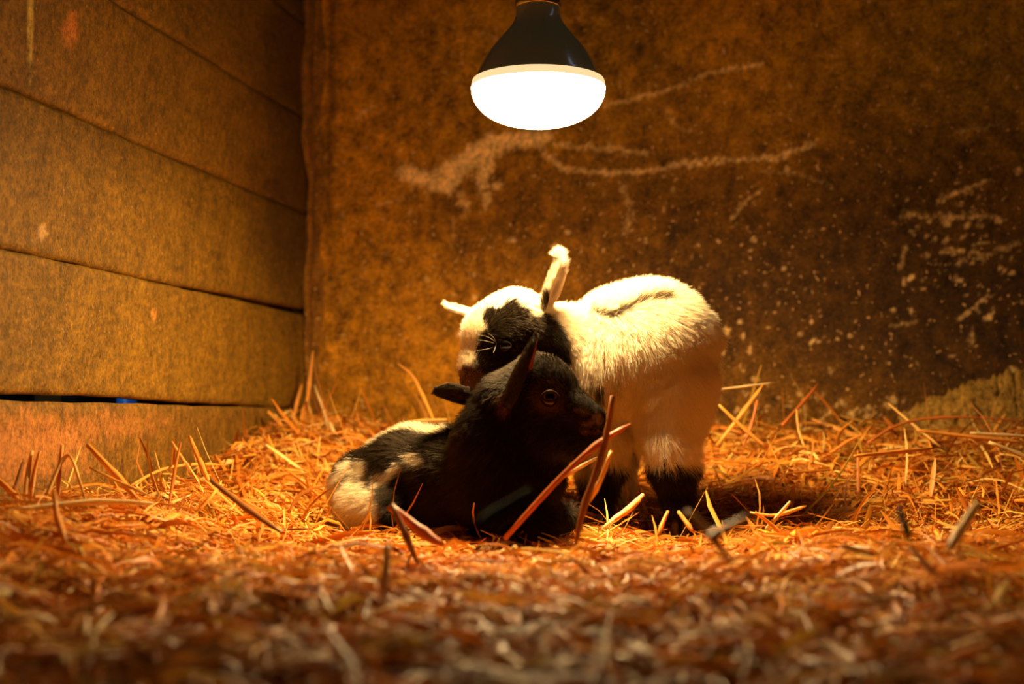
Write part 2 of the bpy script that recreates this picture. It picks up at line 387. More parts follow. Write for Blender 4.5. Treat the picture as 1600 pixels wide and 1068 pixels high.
V, f = lathe([(r*k, z*k) for r, z in [(30, 198), (46, 200), (48, 206), (48, 300), (40, 316), (16, 324), (12, 340), (0, 340)]], bc, 40); mesh_obj('socket', V, f, m_sock, lamp)
V, f = lathe([(r*k, z*k) for r, z in [(5, 338), (5, 420), (5, 700), (0, 700)]], bc, 12); mesh_obj('cord', V, f, m_sock, lamp)

# ------------------------------------------------------------------ implicit bodies
class SDF:
    def __init__(s): s.p = []
    def cone(s, a, ra, b, rb, k=0.012): s.p.append(('c', np.array(a), ra, np.array(b), rb, k)); return s
    def chain(s, pts, k=0.012):
        """pts: (px, py, depth, r_px)"""
        for q0, q1 in zip(pts[:-1], pts[1:]):
            s.cone(P(*q0[:3]), q0[3]*q0[2]/F, P(*q1[:3]), q1[3]*q1[2]/F, k)
        return s
    def ball(s, px, py, d, r, k=0.012): c = P(px, py, d); return s.cone(c, r*d/F, c+1e-5, r*d/F, k)
    def cut(s, a, ra, b, rb, k=0.003): s.p.append(('x', np.array(a), ra, np.array(b), rb, k)); return s
    def __call__(s, X):
        v = None
        for (t, a, ra, b, rb, k) in s.p:
            ab = (b-a).astype(X.dtype); L = float(ab @ ab)+1e-12
            tt = np.clip(((X-a.astype(X.dtype)) @ ab)/L, 0, 1)
            d = np.linalg.norm(X-a.astype(X.dtype)-tt[..., None]*ab, axis=-1)-(ra+(rb-ra)*tt)
            if t == 'x':
                h = np.maximum(k-np.abs(-d-v), 0)/k; v = np.maximum(v, -d)+h*h*k/4
            elif v is None: v = d
            else:
                h = np.maximum(k-np.abs(v-d), 0)/k; v = np.minimum(v, d)-h*h*k/4
        return v
    def bounds(s):
        lo = np.min([np.minimum(p[1]-p[2], p[3]-p[4]) for p in s.p if p[0] == 'c'], 0)
        hi = np.max([np.maximum(p[1]+p[2], p[3]+p[4]) for p in s.p if p[0] == 'c'], 0)
        return lo-0.01, hi+0.01
def surface(sdf, h, lo=None, hi=None):
    if lo is None: lo, hi = sdf.bounds()
    n = np.ceil((hi-lo)/h).astype(int)+1
    ax = [lo[i]+np.arange(n[i])*h for i in range(3)]
    val = np.empty(n, np.float32)
    YZ = np.stack(np.meshgrid(ax[1], ax[2], indexing='ij'), -1)
    for i0 in range(0, n[0], 16):
        xs = ax[0][i0:i0+16]
        G = np.empty((len(xs), n[1], n[2], 3), np.float32); G[..., 0] = xs[:, None, None]; G[..., 1:] = YZ[None]
        val[i0:i0+16] = sdf(G)
    ins = val < 0
    acc = np.zeros(tuple(n-1)+(3,), np.float32); cnt = np.zeros(tuple(n-1), np.int32)
    corners = [(i, j, k2) for i in (0, 1) for j in (0, 1) for k2 in (0, 1)]
    sl = lambda c: tuple(slice(c[i], n[i]-1+c[i]) for i in range(3))
    for c in corners:
        for axx in range(3):
            if c[axx] == 0:
                c2 = list(c); c2[axx] = 1; a, b = val[sl(c)], val[sl(c2)]
                m_ = (a < 0) != (b < 0); t = np.where(m_, a/(a-b+1e-20), 0)
                for q in range(3): acc[..., q] += np.where(m_, c[q]+(t if q == axx else 0), 0)
                cnt += m_
    act = cnt > 0; idx = -np.ones(act.shape, np.int64); ids = np.argwhere(act); idx[act] = np.arange(len(ids))
    V = lo+(ids+acc[act]/cnt[act][:, None])*h
    Q = []
    for axx in range(3):
        a = np.take(ins, range(n[axx]-1), axx); b = np.take(ins, range(1, n[axx]), axx)
        e = np.argwhere(a != b); flip = a[tuple(e.T)]
        o1, o2 = (axx+1) % 3, (axx+2) % 3
        ok = (e[:, o1] > 0) & (e[:, o2] > 0) & (e[:, o1] < n[o1]-1) & (e[:, o2] < n[o2]-1); e, flip = e[ok], flip[ok]
        q = []
        for d1, d2 in ((1, 1), (0, 1), (0, 0), (1, 0)):
            c = e.copy(); c[:, o1] -= d1; c[:, o2] -= d2; q.append(idx[tuple(c.T)])
        q = np.stack(q, 1); q[~flip] = q[~flip][:, ::-1]; Q.append(q)
    Q = np.concatenate(Q)
    e = 0.0008
    def grad(Vx):
        gx = np.stack([sdf(Vx+np.eye(3)[i]*e)-sdf(Vx-np.eye(3)[i]*e) for i in range(3)], 1)
        return gx/(np.linalg.norm(gx, axis=1)[:, None]+1e-12)
    V = V.astype(np.float64)
    for _ in range(1): V = V-grad(V)*np.clip(sdf(V), -h, h)[:, None]
    return V, Q, grad(V)

def leaf_surface(pts, widths, up, cup, nu=26, nv=13, thick=0.0012, tipcurl=0.0):
    """cupped ear: centre line pts, half widths, 'up' = the way the hollow faces"""
    pts = np.array(pts, float); t = np.linspace(0, 1, len(pts)); u = np.linspace(0, 1, nu)
    c = np.stack([np.interp(u, t, pts[:, i]) for i in range(3)], 1)
    for _ in range(2): c[1:-1] = (c[:-2]+2*c[1:-1]+c[2:])/4
    w_ = np.interp(u, np.linspace(0, 1, len(widths)), widths)
    w_[1:-1] = (w_[:-2]+2*w_[1:-1]+w_[2:])/4
    tan = np.gradient(c, axis=0); tan /= np.linalg.norm(tan, axis=1)[:, None]
    up = np.array(up, float); upn = up-(tan @ up)[:, None]*tan; upn /= np.linalg.norm(upn, axis=1)[:, None]
    sd = np.cross(tan, upn)
    A = []; B = []
    for j in range(nv):
        s = (j/(nv-1)*2-1); ang = s*cup
        off = sd*(np.sin(ang)/max(math.sin(min(cup, 1.57)), 0.3)*w_)[:, None]+upn*((1-np.cos(ang))/max(math.sin(min(cup, 1.57)), .3)*w_)[:, None]
        nrm = -(upn*math.cos(ang)-sd*math.sin(ang))
        th = thick*(1-abs(s)**3*0.8)
        A.append(c+off+nrm*th); B.append(c+off-nrm*th*0.2)
    A = np.array(A); B = np.array(B)       # outer, inner
    V = np.concatenate([A.reshape(-1, 3), B.reshape(-1, 3)]); n1 = nv*nu
    gf = grid(nv, nu); Fc = np.concatenate([gf, gf[:, ::-1]+n1])
    ed = []
    for i in range(nu-1):
        for j in (0, nv-1):
            a = j*nu+i; q = [a, a+1, a+1+n1, a+n1]; ed.append(q if j == nv-1 else q[::-1])
    for j in range(nv-1):
        for i in (0, nu-1):
            a = j*nu+i; b = a+nu; q = [a, b, b+n1, a+n1]; ed.append(q if i == 0 else q[::-1])
    Fc = np.concatenate([Fc, np.array(ed)])
    outer = np.zeros(len(V), bool); outer[:n1] = True
    return V, Fc, outer, n1, gf

m_skin = mat('kid_hide', rough=0.9, spec=0.05, attr=True)
m_wool = mat('kid_hair', rough=0.45, spec=0.35, attr=True, trans=0.2)
m_wool.node_tree.nodes['Principled BSDF'].inputs['Specular Tint'].default_value = (1.0, 0.66, 0.36, 1)
m_ear_in = mat('ear_skin', rough=0.6, spec=0.3, attr=True, trans=0.3)
m_eye = mat('wet_eye', rough=0.12, spec=0.25, attr=True)
m_nose = mat('nose_leather', (0.22, 0.08, 0.035), 0.35, 0.5)
m_hoof = mat('horn_hoof', (0.10, 0.06, 0.03), 0.5, 0.4)

def fur(name, V, Q, N, parent, colfn, lenfn, flowfn, n, rad=0.00016, lay=0.55, seed=1, npt=5, keep=None, curl=0.12):
    g_ = np.random.default_rng(seed)
    T = np.concatenate([Q[:, [0, 1, 2]], Q[:, [0, 2, 3]]])
    a, b, c = V[T[:, 0]], V[T[:, 1]], V[T[:, 2]]
    ar = np.linalg.norm(np.cross(b-a, c-a), axis=1); ti = g_.choice(len(T), n, p=ar/ar.sum())
    r1, r2 = np.sqrt(g_.random(n)), g_.random(n)
    w0, w1, w2 = 1-r1, r1*(1-r2), r1*r2
    X = a[ti]*w0[:, None]+b[ti]*w1[:, None]+c[ti]*w2[:, None]
    nn_ = N[T[ti, 0]]*w0[:, None]+N[T[ti, 1]]*w1[:, None]+N[T[ti, 2]]*w2[:, None]
    nn_ /= np.linalg.norm(nn_, axis=1)[:, None]+1e-9
    col = colfn(X, nn_, g_); L = lenfn(X)*g_.uniform(0.65, 1.25, n); fl = flowfn(X)
    ok = L > 0.0004
    if keep is not None: ok &= keep(X)
    X, nn_, col, L, fl = X[ok], nn_[ok], col[ok], L[ok], fl[ok]; n = len(X)
    fl = fl-(np.sum(fl*nn_, 1))[:, None]*nn_; fl /= np.linalg.norm(fl, axis=1)[:, None]+1e-9
    cl = np.stack([noise3(X, 620, q, 2) for q in (1, 2, 3)], 1)*0.42     # clumps lean together
    d0 = nn_*(1-lay)+fl*lay+cl*0.5+g_.normal(0, curl, (n, 3)); d0 /= np.linalg.norm(d0, axis=1)[:, None]
    t = np.linspace(0, 1, npt)
    d1 = fl*0.6+cl*0.4+np.array([0, 0, -0.15])
    pos = X[:, None]-nn_[:, None]*0.0005+L[:, None, None]*(d0[:, None]*t[None, :, None]+d1[:, None]*0.45*(t**2)[None, :, None])
    hc = bpy.data.hair_curves.new(name); hc.add_curves([npt]*n)
    hc.position_data.foreach_set('vector', (pos-np.array(parent.location)).astype(np.float32).ravel())
    ra = hc.attributes.get('radius') or hc.attributes.new('radius', 'FLOAT', 'POINT')
    rr = rad*(0.25+0.75*(1-t)**0.7); rr = np.tile(rr, n)*np.repeat(g_.uniform(0.7, 1.2, n), npt)
    ra.data.foreach_set('value', rr.astype(np.float32))
    ca = hc.attributes.new('Col', 'FLOAT_COLOR', 'CURVE')
    c4 = np.ones((n, 4), np.float32); c4[:, :3] = col; ca.data.foreach_set('color', c4.ravel())
    hc.materials.append(m_wool)
    o = bpy.data.objects.new(name, hc); C.objects.link(o); o.parent = parent
    o['kind'] = 'stuff'
    return o
def flow_field(items):
    cs = np.array([P(*i[0]) for i in items]); ds = np.array([P(*i[1])-P(*i[0]) for i in items]); ds /= np.linalg.norm(ds, axis=1)[:, None]
    def fn(X):
        d2 = ((X[:, None]-cs[None])**2).sum(-1); w_ = 1/(d2+1e-5)**1.5; w_ /= w_.sum(1)[:, None]; return w_ @ ds
    return fn
def eyeball(c, r, toward, parent, lid_col, pupil=True):
    a = np.linspace(0, math.pi, 25); V = []; Fc = []
    fw = np.array(toward, float); fw /= np.linalg.norm(fw)
    sx = np.cross(fw, [0, 0, 1]); sx /= np.linalg.norm(sx); sz = np.cross(sx, fw)
    n = 36
    for th in a:
        for j in range(n):
            ph = j/n*2*math.pi; V.append(c+r*(fw*math.cos(th)+(sx*math.cos(ph)+sz*math.sin(ph))*max(math.sin(th), 1e-4)))
    for i in range(24):
        for j in range(n): Fc.append([i*n+j, (i+1)*n+j, (i+1)*n+(j+1) % n, i*n+(j+1) % n])
    V = np.array(V); rel = (V-c)/r; hx, hz, hf = rel @ sx, rel @ sz, rel @ fw
    rr_ = np.hypot(hx, hz); iris = (rr_ < 0.80) & (hf > 0); pup = (np.abs(hx) < 0.52) & (np.abs(hz) < 0.36) & (hf > 0)
    ec = np.tile([0.02, 0.010, 0.005], (len(V), 1)); ec[iris] = (0.16, 0.095, 0.030); ec[pup] = (0.002, 0.002, 0.002)
    return mesh_obj('eye', V, np.array(Fc), m_eye, parent, col=ec)
def lid_ring(c, r, toward, parent, col, open_=(1.0, 0.72), tube=0.0022):
    fw = np.array(toward, float); fw /= np.linalg.norm(fw)
    sx = np.cross(fw, [0, 0, 1]); sx /= np.linalg.norm(sx); sz = np.cross(sx, fw)
    V = []; n, m_ = 32, 8
    for i in range(n):
        ph = i/n*2*math.pi; e = sx*math.cos(ph)*open_[0]+sz*math.sin(ph)*open_[1]
        q = e*r*0.92; L2 = np.linalg.norm(q); q = q+fw*math.sqrt(max(r*r*1.05-L2*L2, 0.0)); ctr = c+q
        en = e/np.linalg.norm(e)
        for j in range(m_):
            th = j/m_*2*math.pi; V.append(ctr+tube*(en*math.cos(th)*1.5+fw*math.sin(th)*0.7))
    Fc = [[i*m_+j, ((i+1) % n)*m_+j, ((i+1) % n)*m_+(j+1) % m_, i*m_+(j+1) % m_] for i in range(n) for j in range(m_)]
    return mesh_obj('eyelid', np.array(V), np.array(Fc), mat('eyelid_skin', col, 0.85, 0.03), parent)
def camhit(bvh, px, py):
    o = Vector((0, 0, CAMZ)); dr = P(px, py, 1)-np.array(o); h = bvh.ray_cast(o, Vector(dr).normalized())
    return np.array(h[0]) if h[0] is not None else P(px, py, 1.55)

WHITE = np.array([0.87, 0.76, 0.55]); BLACK = np.array([0.013, 0.0080, 0.0030]); BROWN = np.array([0.16, 0.075, 0.03])

def marking_fn(marks, basecol, jitter=0.10, edge=0.003):
    """marks: (points3d list, radius m, colour) in order"""
    def fn(X, N=None, g_=None):
        Y = X+0.0030*np.stack([noise3(X, 560, q, 3) for q in (3, 5, 8)], 1)
        c = np.tile(basecol, (len(X), 1))
        for pts, r, colr in marks:
            d = poly_dist(Y, pts) if len(pts) > 1 else np.linalg.norm(Y-pts[0], axis=1)
            k_ = (1-sstep(r-edge, r+edge, d))[:, None]; c = c*(1-k_)+np.array(colr)*k_
        if g_ is not None:
            c = c*(1+g_.uniform(-jitter, jitter, len(X)))[:, None]
            dk = (c.sum(1) < 0.2); c = np.where(dk[:, None], c*(0.55+5.0*g_.random(len(X))**5)[:, None], c)
        return np.clip(c, 0.003, 0.95)
    return fn

# ================================================================== lying kid
LY = SDF()
LY.chain([(578, 764, 1.565, 58), (650, 752, 1.545, 77), (720, 752, 1.51, 76), (790, 748, 1.46, 72)], 0.02)
LY.chain([(570, 795, 1.52, 40), (610, 800, 1.49, 34)], 0.015)                     # folded thigh
LY.chain([(785, 735, 1.455, 72), (783, 690, 1.445, 62), (798, 632, 1.435, 54)], 0.02)  # neck
LY.chain([(835, 735, 1.45, 42), (848, 690, 1.44, 34), (852, 655, 1.43, 36)], 0.02)   # throat
LY.ball(840, 602, 1.43, 50, 0.012); LY.ball(864, 607, 1.425, 36, 0.012)
LY.chain([(862, 630, 1.425, 42), (902, 644, 1.412, 27), (924, 653, 1.405, 21)], 0.012)
LY.chain([(856, 672, 1.425, 37), (893, 687, 1.413, 23), (922, 683, 1.406, 14)], 0.010)
LY.ball(931, 650, 1.403, 14.5, 0.004); LY.ball(932, 661, 1.403, 13.5, 0.004); LY.ball(931, 679, 1.404, 11.5, 0.003)
LY.chain([(790, 800, 1.42, 24), (850, 812, 1.41, 17), (800, 828, 1.39, 14)], 0.01)   # folded foreleg
LY.chain([(820, 800, 1.47, 22), (880, 808, 1.47, 16), (835, 826, 1.46, 13)], 0.01)
eye1 = P(858, 621, 1.397)
ez = np.array([0.10, -1, 0.12]); ez /= np.linalg.norm(ez)
LY.ball(858, 620, 1.405, 21, 0.006)
LY.cut(eye1-ez*0.001, 0.0078, eye1+ez*0.02, 0.010, 0.002)
for s_ in (1,):
    LY.cut(P(936, 651, 1.388), 0.0022, P(942, 655, 1.392), 0.0018, 0.0015)
    LY.cut(P(942, 668, 1.38), 0.0010, P(900, 669, 1.385), 0.0006, 0.0012)
    LY.cut(P(943, 668, 1.40), 0.0014, P(915, 669, 1.395), 0.0012, 0.0012)
V1, Q1, N1 = surface(LY, 0.0021)
bvh1 = BVHTree.FromPolygons(V1.tolist(), Q1.tolist())
kid1 = empty('goat_kid', P(700, 830, 1.50)); tag(kid1, 'black goat kid with white spotted back lying curled in the straw', 'goat')
h1 = lambda *pp: [camhit(bvh1, *q) for q in pp]
px = lambda r: r*1.5/F
marks1 = [
    (h1((588, 684), (620, 674), (660, 671), (690, 674)), px(15), WHITE),
    ([P(600, 700, 1.60), P(690, 690, 1.58)], px(32), WHITE),
    (h1((545, 790), (572, 800)), px(30), WHITE*0.97),
    (h1((530, 760), (560, 775), (585, 760)), px(26), WHITE),
    ([P(515, 770, 1.58)], px(48), WHITE),
    (h1((548, 728), (575, 735)), px(15), WHITE),
    (h1((610, 742), (628, 728)), px(7), WHITE), (h1((645, 712), (662, 720)), px(7), WHITE), (h1((596, 750), (605, 745)), px(8), WHITE),
    (h1((542, 752), (548, 744)), px(5), BLACK), (h1((560, 722),), px(4), BLACK), (h1((583, 722), (588, 752)), px(7), BLACK),
    (h1((562, 708), (598, 700)), px(11), BLACK),
    (h1((604, 765), (606, 830)), px(10), BLACK), ([P(560, 830, 1.5), P(565, 842, 1.5)], px(8), BLACK),
    (h1((785, 620), (788, 640)), px(9), np.array([0.13, 0.05, 0.015])),
    ([eye1], px(28), np.array([0.040, 0.018, 0.007])), ([eye1], px(19), np.array([0.075, 0.032, 0.012])),
    ([P(936, 650, 1.39)], px(9), np.array([0.24, 0.14, 0.085])), (h1((905, 640), (915, 643)), px(6), np.array([0.10, 0.05, 0.025])),
    (h1((912, 663), (938, 661)), px(3), np.array([0.14, 0.07, 0.04])), (h1((912, 674), (938, 673)), px(3), np.array([0.14, 0.06, 0.03])),
]
cf1 = marking_fn(marks1, BLACK)
mesh_obj('body', V1, Q1, m_skin, kid1, col=cf1(V1)*0.6)
fl1 = flow_field([((940, 655, 1.4), (900, 645, 1.41)), ((880, 620, 1.41), (845, 600, 1.42)), ((845, 560, 1.43), (800, 570, 1.45)), ((860, 690, 1.42), (820, 720, 1.44)),
                  ((790, 640, 1.42), (775, 700, 1.43)), ((780, 720, 1.40), (745, 780, 1.42)), ((740, 690, 1.46), (690, 725, 1.5)), ((690, 740, 1.46), (640, 775, 1.48)),
                  ((640, 690, 1.52), (590, 705, 1.54)), ((600, 760, 1.5), (560, 800, 1.5)), ((550, 760, 1.5), (520, 800, 1.52)), ((820, 800, 1.4), (850, 815, 1.4))])
snout1 = P(930, 660, 1.40)
def len1(X):
    dh = np.linalg.norm(X-P(850, 620, 1.43), axis=1); ds = np.linalg.norm(X-snout1, axis=1)
    L = 0.0036+0.0062*sstep(0.035, 0.09, dh); L = L*np.maximum(sstep(0.012, 0.045, ds), 0.28*(ds > 0.0115))
    de = np.linalg.norm(X-eye1, axis=1); return L*sstep(0.008, 0.016, de)
fur('coat', V1, Q1, N1, kid1, cf1, len1, fl1, 120000, 0.00017, 0.50, 1)
eyeball(eye1+ez*0.0004, 0.0088, ez, kid1, None); lid_ring(eye1+ez*0.0002, 0.0090, ez, kid1, (0.030, 0.014, 0.006), (0.88, 0.56), 0.0013)
# amber iris ring and slot pupil on the eye
# ears
def ear(name, parent, pts, widths, up, cup, colfn, inner_col, nfur, rad=0.00014, L=0.0025, seed=3, thick=0.0012, flow=None, inner_hair=0):
    V, Fc, outer, n1, gf = leaf_surface(pts, widths, up, cup, thick=thick)
    cc = colfn(V)*0.9; cc[n1:] = inner_col
    o = mesh_obj('ear', V, Fc, m_ear_in, parent, col=cc)
    me = o.data; N = np.zeros(len(V)*3); me.vertices.foreach_get('normal', N); N = N.reshape(-1, 3)
    fl = np.array(pts[-1])-np.array(pts[0]); fl = fl/np.linalg.norm(fl)
    # make sure that outward is away from the hollow
    cen = V[:n1].mean(0)-np.array(up)*0.0
    if np.mean((N[:n1] @ np.array(up))) > 0: o.data.flip_normals(); N = -N
    fo = fur('ear_hair', V, gf, N, parent, colfn, lambda X: np.full(len(X), L), lambda X: np.tile(fl, (len(X), 1)), nfur, rad, 0.6, seed, 4)
    fo.parent = o; fo.location = parent.location
    fo.matrix_parent_inverse.identity()
    if inner_hair:
        f2 = fur('inner_hair', V, gf+n1, -N if False else N, parent, inner_hair_col, lambda X: np.full(len(X), L*1.4), lambda X: np.tile(fl, (len(X), 1)), inner_hair, rad, 0.6, seed+1, 4)
        f2.parent = o; f2.location = parent.location
    return o
inner_hair_col = lambda X, N=None, g_=None: np.clip(np.tile(np.array([0.75, 0.60, 0.45]), (len(X), 1))*(g_.uniform(0.8, 1.1, len(X))[:, None] if g_ is not None else 1), 0, .95)
plainblack = marking_fn([], BLACK*1.3)
ear('ear', kid1, [P(788, 628, 1.405), P(797, 596, 1.392), P(812, 565, 1.388), P(826, 540, 1.388), P(838, 521, 1.39)],
    [0.010, 0.0150, 0.0155, 0.0115, 0.0075, 0.0018], (0.97, -0.12, -0.25), 1.45, plainblack, np.array([0.42, 0.085, 0.03]), 9000, seed=4)
ear('ear', kid1, [P(752, 632, 1.475), P(730, 627, 1.48), P(708, 622, 1.485), P(690, 616, 1.49), P(677, 611, 1.49)],
    [0.010, 0.0135, 0.0145, 0.0130, 0.0090, 0.004], (0.15, 0.55, 0.85), 1.2, plainblack, np.array([0.45, 0.16, 0.06]), 7000, seed=5)

# ================================================================== standing kid
ST = SDF()
ST.chain([(912, 592, 1.605, 76), (942, 577, 1.60, 82), (980, 549, 1.59, 89), (1020, 531, 1.575, 87)], 0.02)
ST.chain([(1026, 556, 1.575, 84), (1044, 606, 1.565, 66), (1049, 645, 1.558, 50)], 0.014)
ST.chain([(1049, 645, 1.555, 49), (1045, 684, 1.55, 39), (1051, 732, 1.55, 29)], 0.008)
ST.chain([(1051, 732, 1.55, 29), (1058, 778, 1.55, 21), (1062, 812, 1.55, 15)], 0.01)
ST.chain([(930, 625, 1.585, 46), (950, 684, 1.58, 26), (954, 732, 1.578, 18), (947, 770, 1.578, 13), (944, 806, 1.578, 12)], 0.008)
ST.chain([(915, 640, 1.63, 42), (922, 700, 1.645, 24), (926, 745, 1.65, 18), (924, 806, 1.65, 12)], 0.012)
ST.chain([(990, 600, 1.62, 50), (976, 672, 1.645, 22), (974, 720, 1.65, 15), (974, 760, 1.655, 12), (978, 806, 1.66, 11)], 0.008)
ST.chain([(912, 566, 1.60, 66), (868, 536, 1.575, 50), (832, 520, 1.555, 46)], 0.02)
ST.ball(806, 503, 1.55, 50, 0.012); ST.ball(772, 520, 1.54, 47, 0.015)
ST.chain([(770, 535, 1.54, 42), (750, 575, 1.525, 29), (738, 602, 1.515, 19)], 0.012)
ST.chain([(808, 555, 1.55, 36), (768, 590, 1.53, 22), (746, 612, 1.52, 12)], 0.01)
ST.ball(735, 606, 1.515, 15, 0.004)
ST.chain([(1094, 506, 1.585, 15), (1106, 530, 1.595, 13), (1107, 560, 1.60, 8)], 0.008)  # tail
eye2 = P(788, 541, 1.512); ez2 = np.array([-0.05, -1, 0.10]); ez2 /= np.linalg.norm(ez2)
ST.ball(788, 541, 1.522, 17, 0.006); ST.cut(eye2, 0.0062, eye2+ez2*0.02, 0.0075, 0.002)
ST.cut(P(727, 606, 1.500), 0.0018, P(733, 612, 1.503), 0.0016, 0.0015)
V2, Q2, N2 = surface(ST, 0.0022)
bvh2 = BVHTree.FromPolygons(V2.tolist(), Q2.tolist())
kid2 = empty('goat_kid', P(990, 830, 1.59)); tag(kid2, 'white goat kid with black cheek and black lower legs standing behind the other', 'goat')
h2 = lambda *pp: [camhit(bvh2, *q) for q in pp]
px2 = lambda r: r*1.56/F
marks2 = [
    (h2((775, 500), (800, 495), (820, 500), (840, 530)), px2(22), BLACK),
    (h2((800, 478),), px2(14), BLACK), (h2((765, 488), (785, 500)), px2(12), BLACK),
    (h2((790, 540), (820, 540), (845, 550)), px2(32), BLACK),
    (h2((762, 535), (760, 560), (755, 580)), px2(17), BLACK), (h2((775, 570), (770, 600)), px2(26), BLACK),
    ([P(862, 520, 1.52), P(866, 560, 1.53)], px2(28), BLACK), (h2((852, 500), (858, 520)), px2(15), BLACK),
    (h2((740, 600), (730, 590)), px2(20), BROWN*0.35), ([P(733, 612, 1.50)], px2(22), BROWN*0.3),
    (h2((716, 575), (722, 585)), px2(5), BROWN*1.1),
    (h2((832, 468), (835, 480)), px2(13), WHITE),
    (h2((926, 486), (950, 491), (975, 483)), px2(5.5), BLACK*3), (h2((955, 490), (980, 480), (1000, 471), (1036, 466)), px2(6.5), BLACK*3), (h2((1022, 466), (1036, 464)), px2(8), BLACK*3),
    (h2((1052, 452), (1056, 446)), px2(4), BLACK*8),
    (h2((921, 595), (932, 612)), px2(3.5), BLACK*3), (h2((936, 600), (939, 625)), px2(6), BLACK*2), (h2((962, 590), (964, 606)), px2(2.5), BLACK*6),
]
for q0, q1, rr in (((1048, 746, 1.55), (1060, 835, 1.55), 47), ((953, 742, 1.578), (945, 830, 1.578), 27), ((926, 750, 1.65), (924, 830, 1.65), 25)):
    marks2.append(([P(*q0), P(*q1)], rr*1.56/F, BLACK))
_cf2 = marking_fn(marks2, WHITE)
cf2 = _cf2
mesh_obj('body', V2, Q2, m_skin, kid2, col=cf2(V2)*0.85)
fl2 = flow_field([((735, 605, 1.5), (755, 570, 1.5)), ((750, 520, 1.5), (790, 480, 1.52)), ((800, 520, 1.5), (840, 530, 1.52)), ((780, 465, 1.5), (820, 455, 1.53)),
                  ((860, 500, 1.55), (900, 530, 1.56)), ((900, 560, 1.53), (925, 640, 1.55)), ((960, 520, 1.52), (1000, 560, 1.53)), ((960, 600, 1.53), (975, 660, 1.54)),
                  ((1000, 450, 1.55), (1060, 450, 1.57)), ((1050, 500, 1.5), (1085, 560, 1.51)), ((1090, 560, 1.53), (1095, 620, 1.54)), ((1040, 620, 1.5), (1045, 700, 1.51)),
                  ((1060, 700, 1.52), (1085, 735, 1.52)), ((1055, 760, 1.52), (1060, 820, 1.53)), ((950, 700, 1.56), (948, 780, 1.56)), ((985, 700, 1.62), (985, 780, 1.62))])
def len2(X):
    dh = np.linalg.norm(X-P(790, 520, 1.54), axis=1); ds = np.linalg.norm(X-P(735, 606, 1.51), axis=1)
    L = 0.0055+0.0060*sstep(0.045, 0.10, dh); L = L*np.maximum(sstep(0.008, 0.045, ds), 0.28*(ds > 0.010))
    L *= 0.55+0.45*sstep(0.14, 0.20, X[:, 2])
    L *= sstep(0.116, 0.14, X[:, 2])
    hock = np.linalg.norm(X-P(1060, 708, 1.53), axis=1); L *= 1+0.5*(1-sstep(0.015, 0.04, hock))
    de = np.linalg.norm(X-eye2, axis=1); return L*sstep(0.006, 0.012, de)
fur('coat', V2, Q2, N2, kid2, cf2, len2, fl2, 150000, 0.00017, 0.48, 2)
eyeball(eye2+ez2*0.0006, 0.0066, ez2, kid2, None); lid_ring(eye2+ez2*0.0004, 0.0068, ez2, kid2, (0.012, 0.008, 0.006), (0.95, 0.5), 0.0016)
wcol = marking_fn([([P(845, 462, q_), P(851, 442, q_), P(858, 420, q_), P(867, 402, q_)], 0.0042, BLACK*2) for q_ in (1.505, 1.515, 1.525, 1.535, 1.545, 1.555, 1.565)]+[([P(848, 466, 1.545), P(856, 440, 1.54), P(868, 404, 1.54)], 0.0044, BLACK*2), ([P(852, 470, 1.52), P(850, 500, 1.52)], 0.008, BLACK*2)], WHITE*0.96, 0.25)
ear('ear', kid2, [P(845, 484, 1.54), P(853, 460, 1.535), P(862, 436, 1.535), P(870, 416, 1.535), P(872, 403, 1.534), P(867, 395, 1.532)],
    [0.012, 0.0150, 0.0145, 0.0125, 0.0085, 0.0025], (0.93, -0.36, 0.1), 1.15, wcol, np.array([0.70, 0.50, 0.36]), 9000, L=0.006, seed=6, inner_hair=5000)
ear('ear', kid2, [P(742, 492, 1.57), P(725, 487, 1.585), P(710, 483, 1.595), P(699, 478, 1.60), P(693, 473, 1.60)],
    [0.006, 0.0085, 0.0085, 0.006, 0.0022], (-0.2, -0.25, 1.0), 0.7, marking_fn([], WHITE*0.9), np.array([0.7, 0.5, 0.36]), 4000, L=0.003, seed=7, inner_hair=1500)
# pale brow hairs over the eye
m_lash = mat('pale_bristle', (0.55, 0.45, 0.30), 0.6, 0.1)
def tube(pts, rad, n=6, closed_tip=True):
    pts = np.array(pts, float); m_ = len(pts); rad = np.broadcast_to(rad, (m_,))
    tan = np.gradient(pts, axis=0); tan /= np.linalg.norm(tan, axis=1)[:, None]+1e-12
    ref = np.array([0.13, 0.2, 0.97]) if abs(tan[0][2]) < 0.9 else np.array([1, 0.1, 0])
    a = np.cross(tan, ref); a /= np.linalg.norm(a, axis=1)[:, None]; b = np.cross(tan, a)
    th = np.linspace(0, 2*math.pi, n, endpoint=False)
    V = pts[:, None]+rad[:, None, None]*(a[:, None]*np.cos(th)[None, :, None]+b[:, None]*np.sin(th)[None, :, None])
    V = V.reshape(-1, 3)
    Fc = [[i*n+j, i*n+(j+1) % n, (i+1)*n+(j+1) % n, (i+1)*n+j] for i in range(m_-1) for j in range(n)]
    return V, np.array(Fc)
for q in (((776, 536), (765, 524), (748, 523)), ((776, 538), (762, 531), (746, 531)), ((774, 541), (760, 546), (745, 547)), ((776, 537), (771, 522), (762, 521)), ((776, 536), (773, 545), (771, 551))):
    a = camhit(bvh2, *q[0]); m3 = P(q[1][0], q[1][1], 1.497); e3 = P(q[2][0], q[2][1], 1.494)
    t = np.linspace(0, 1, 7)[:, None]; pp = (1-t)**2*a+2*t*(1-t)*m3+t*t*e3
    V, f = tube(pp, np.linspace(0.00014, 0.00006, 7), 5); mesh_obj('brow_bristle', V, f, m_lash, kid2)
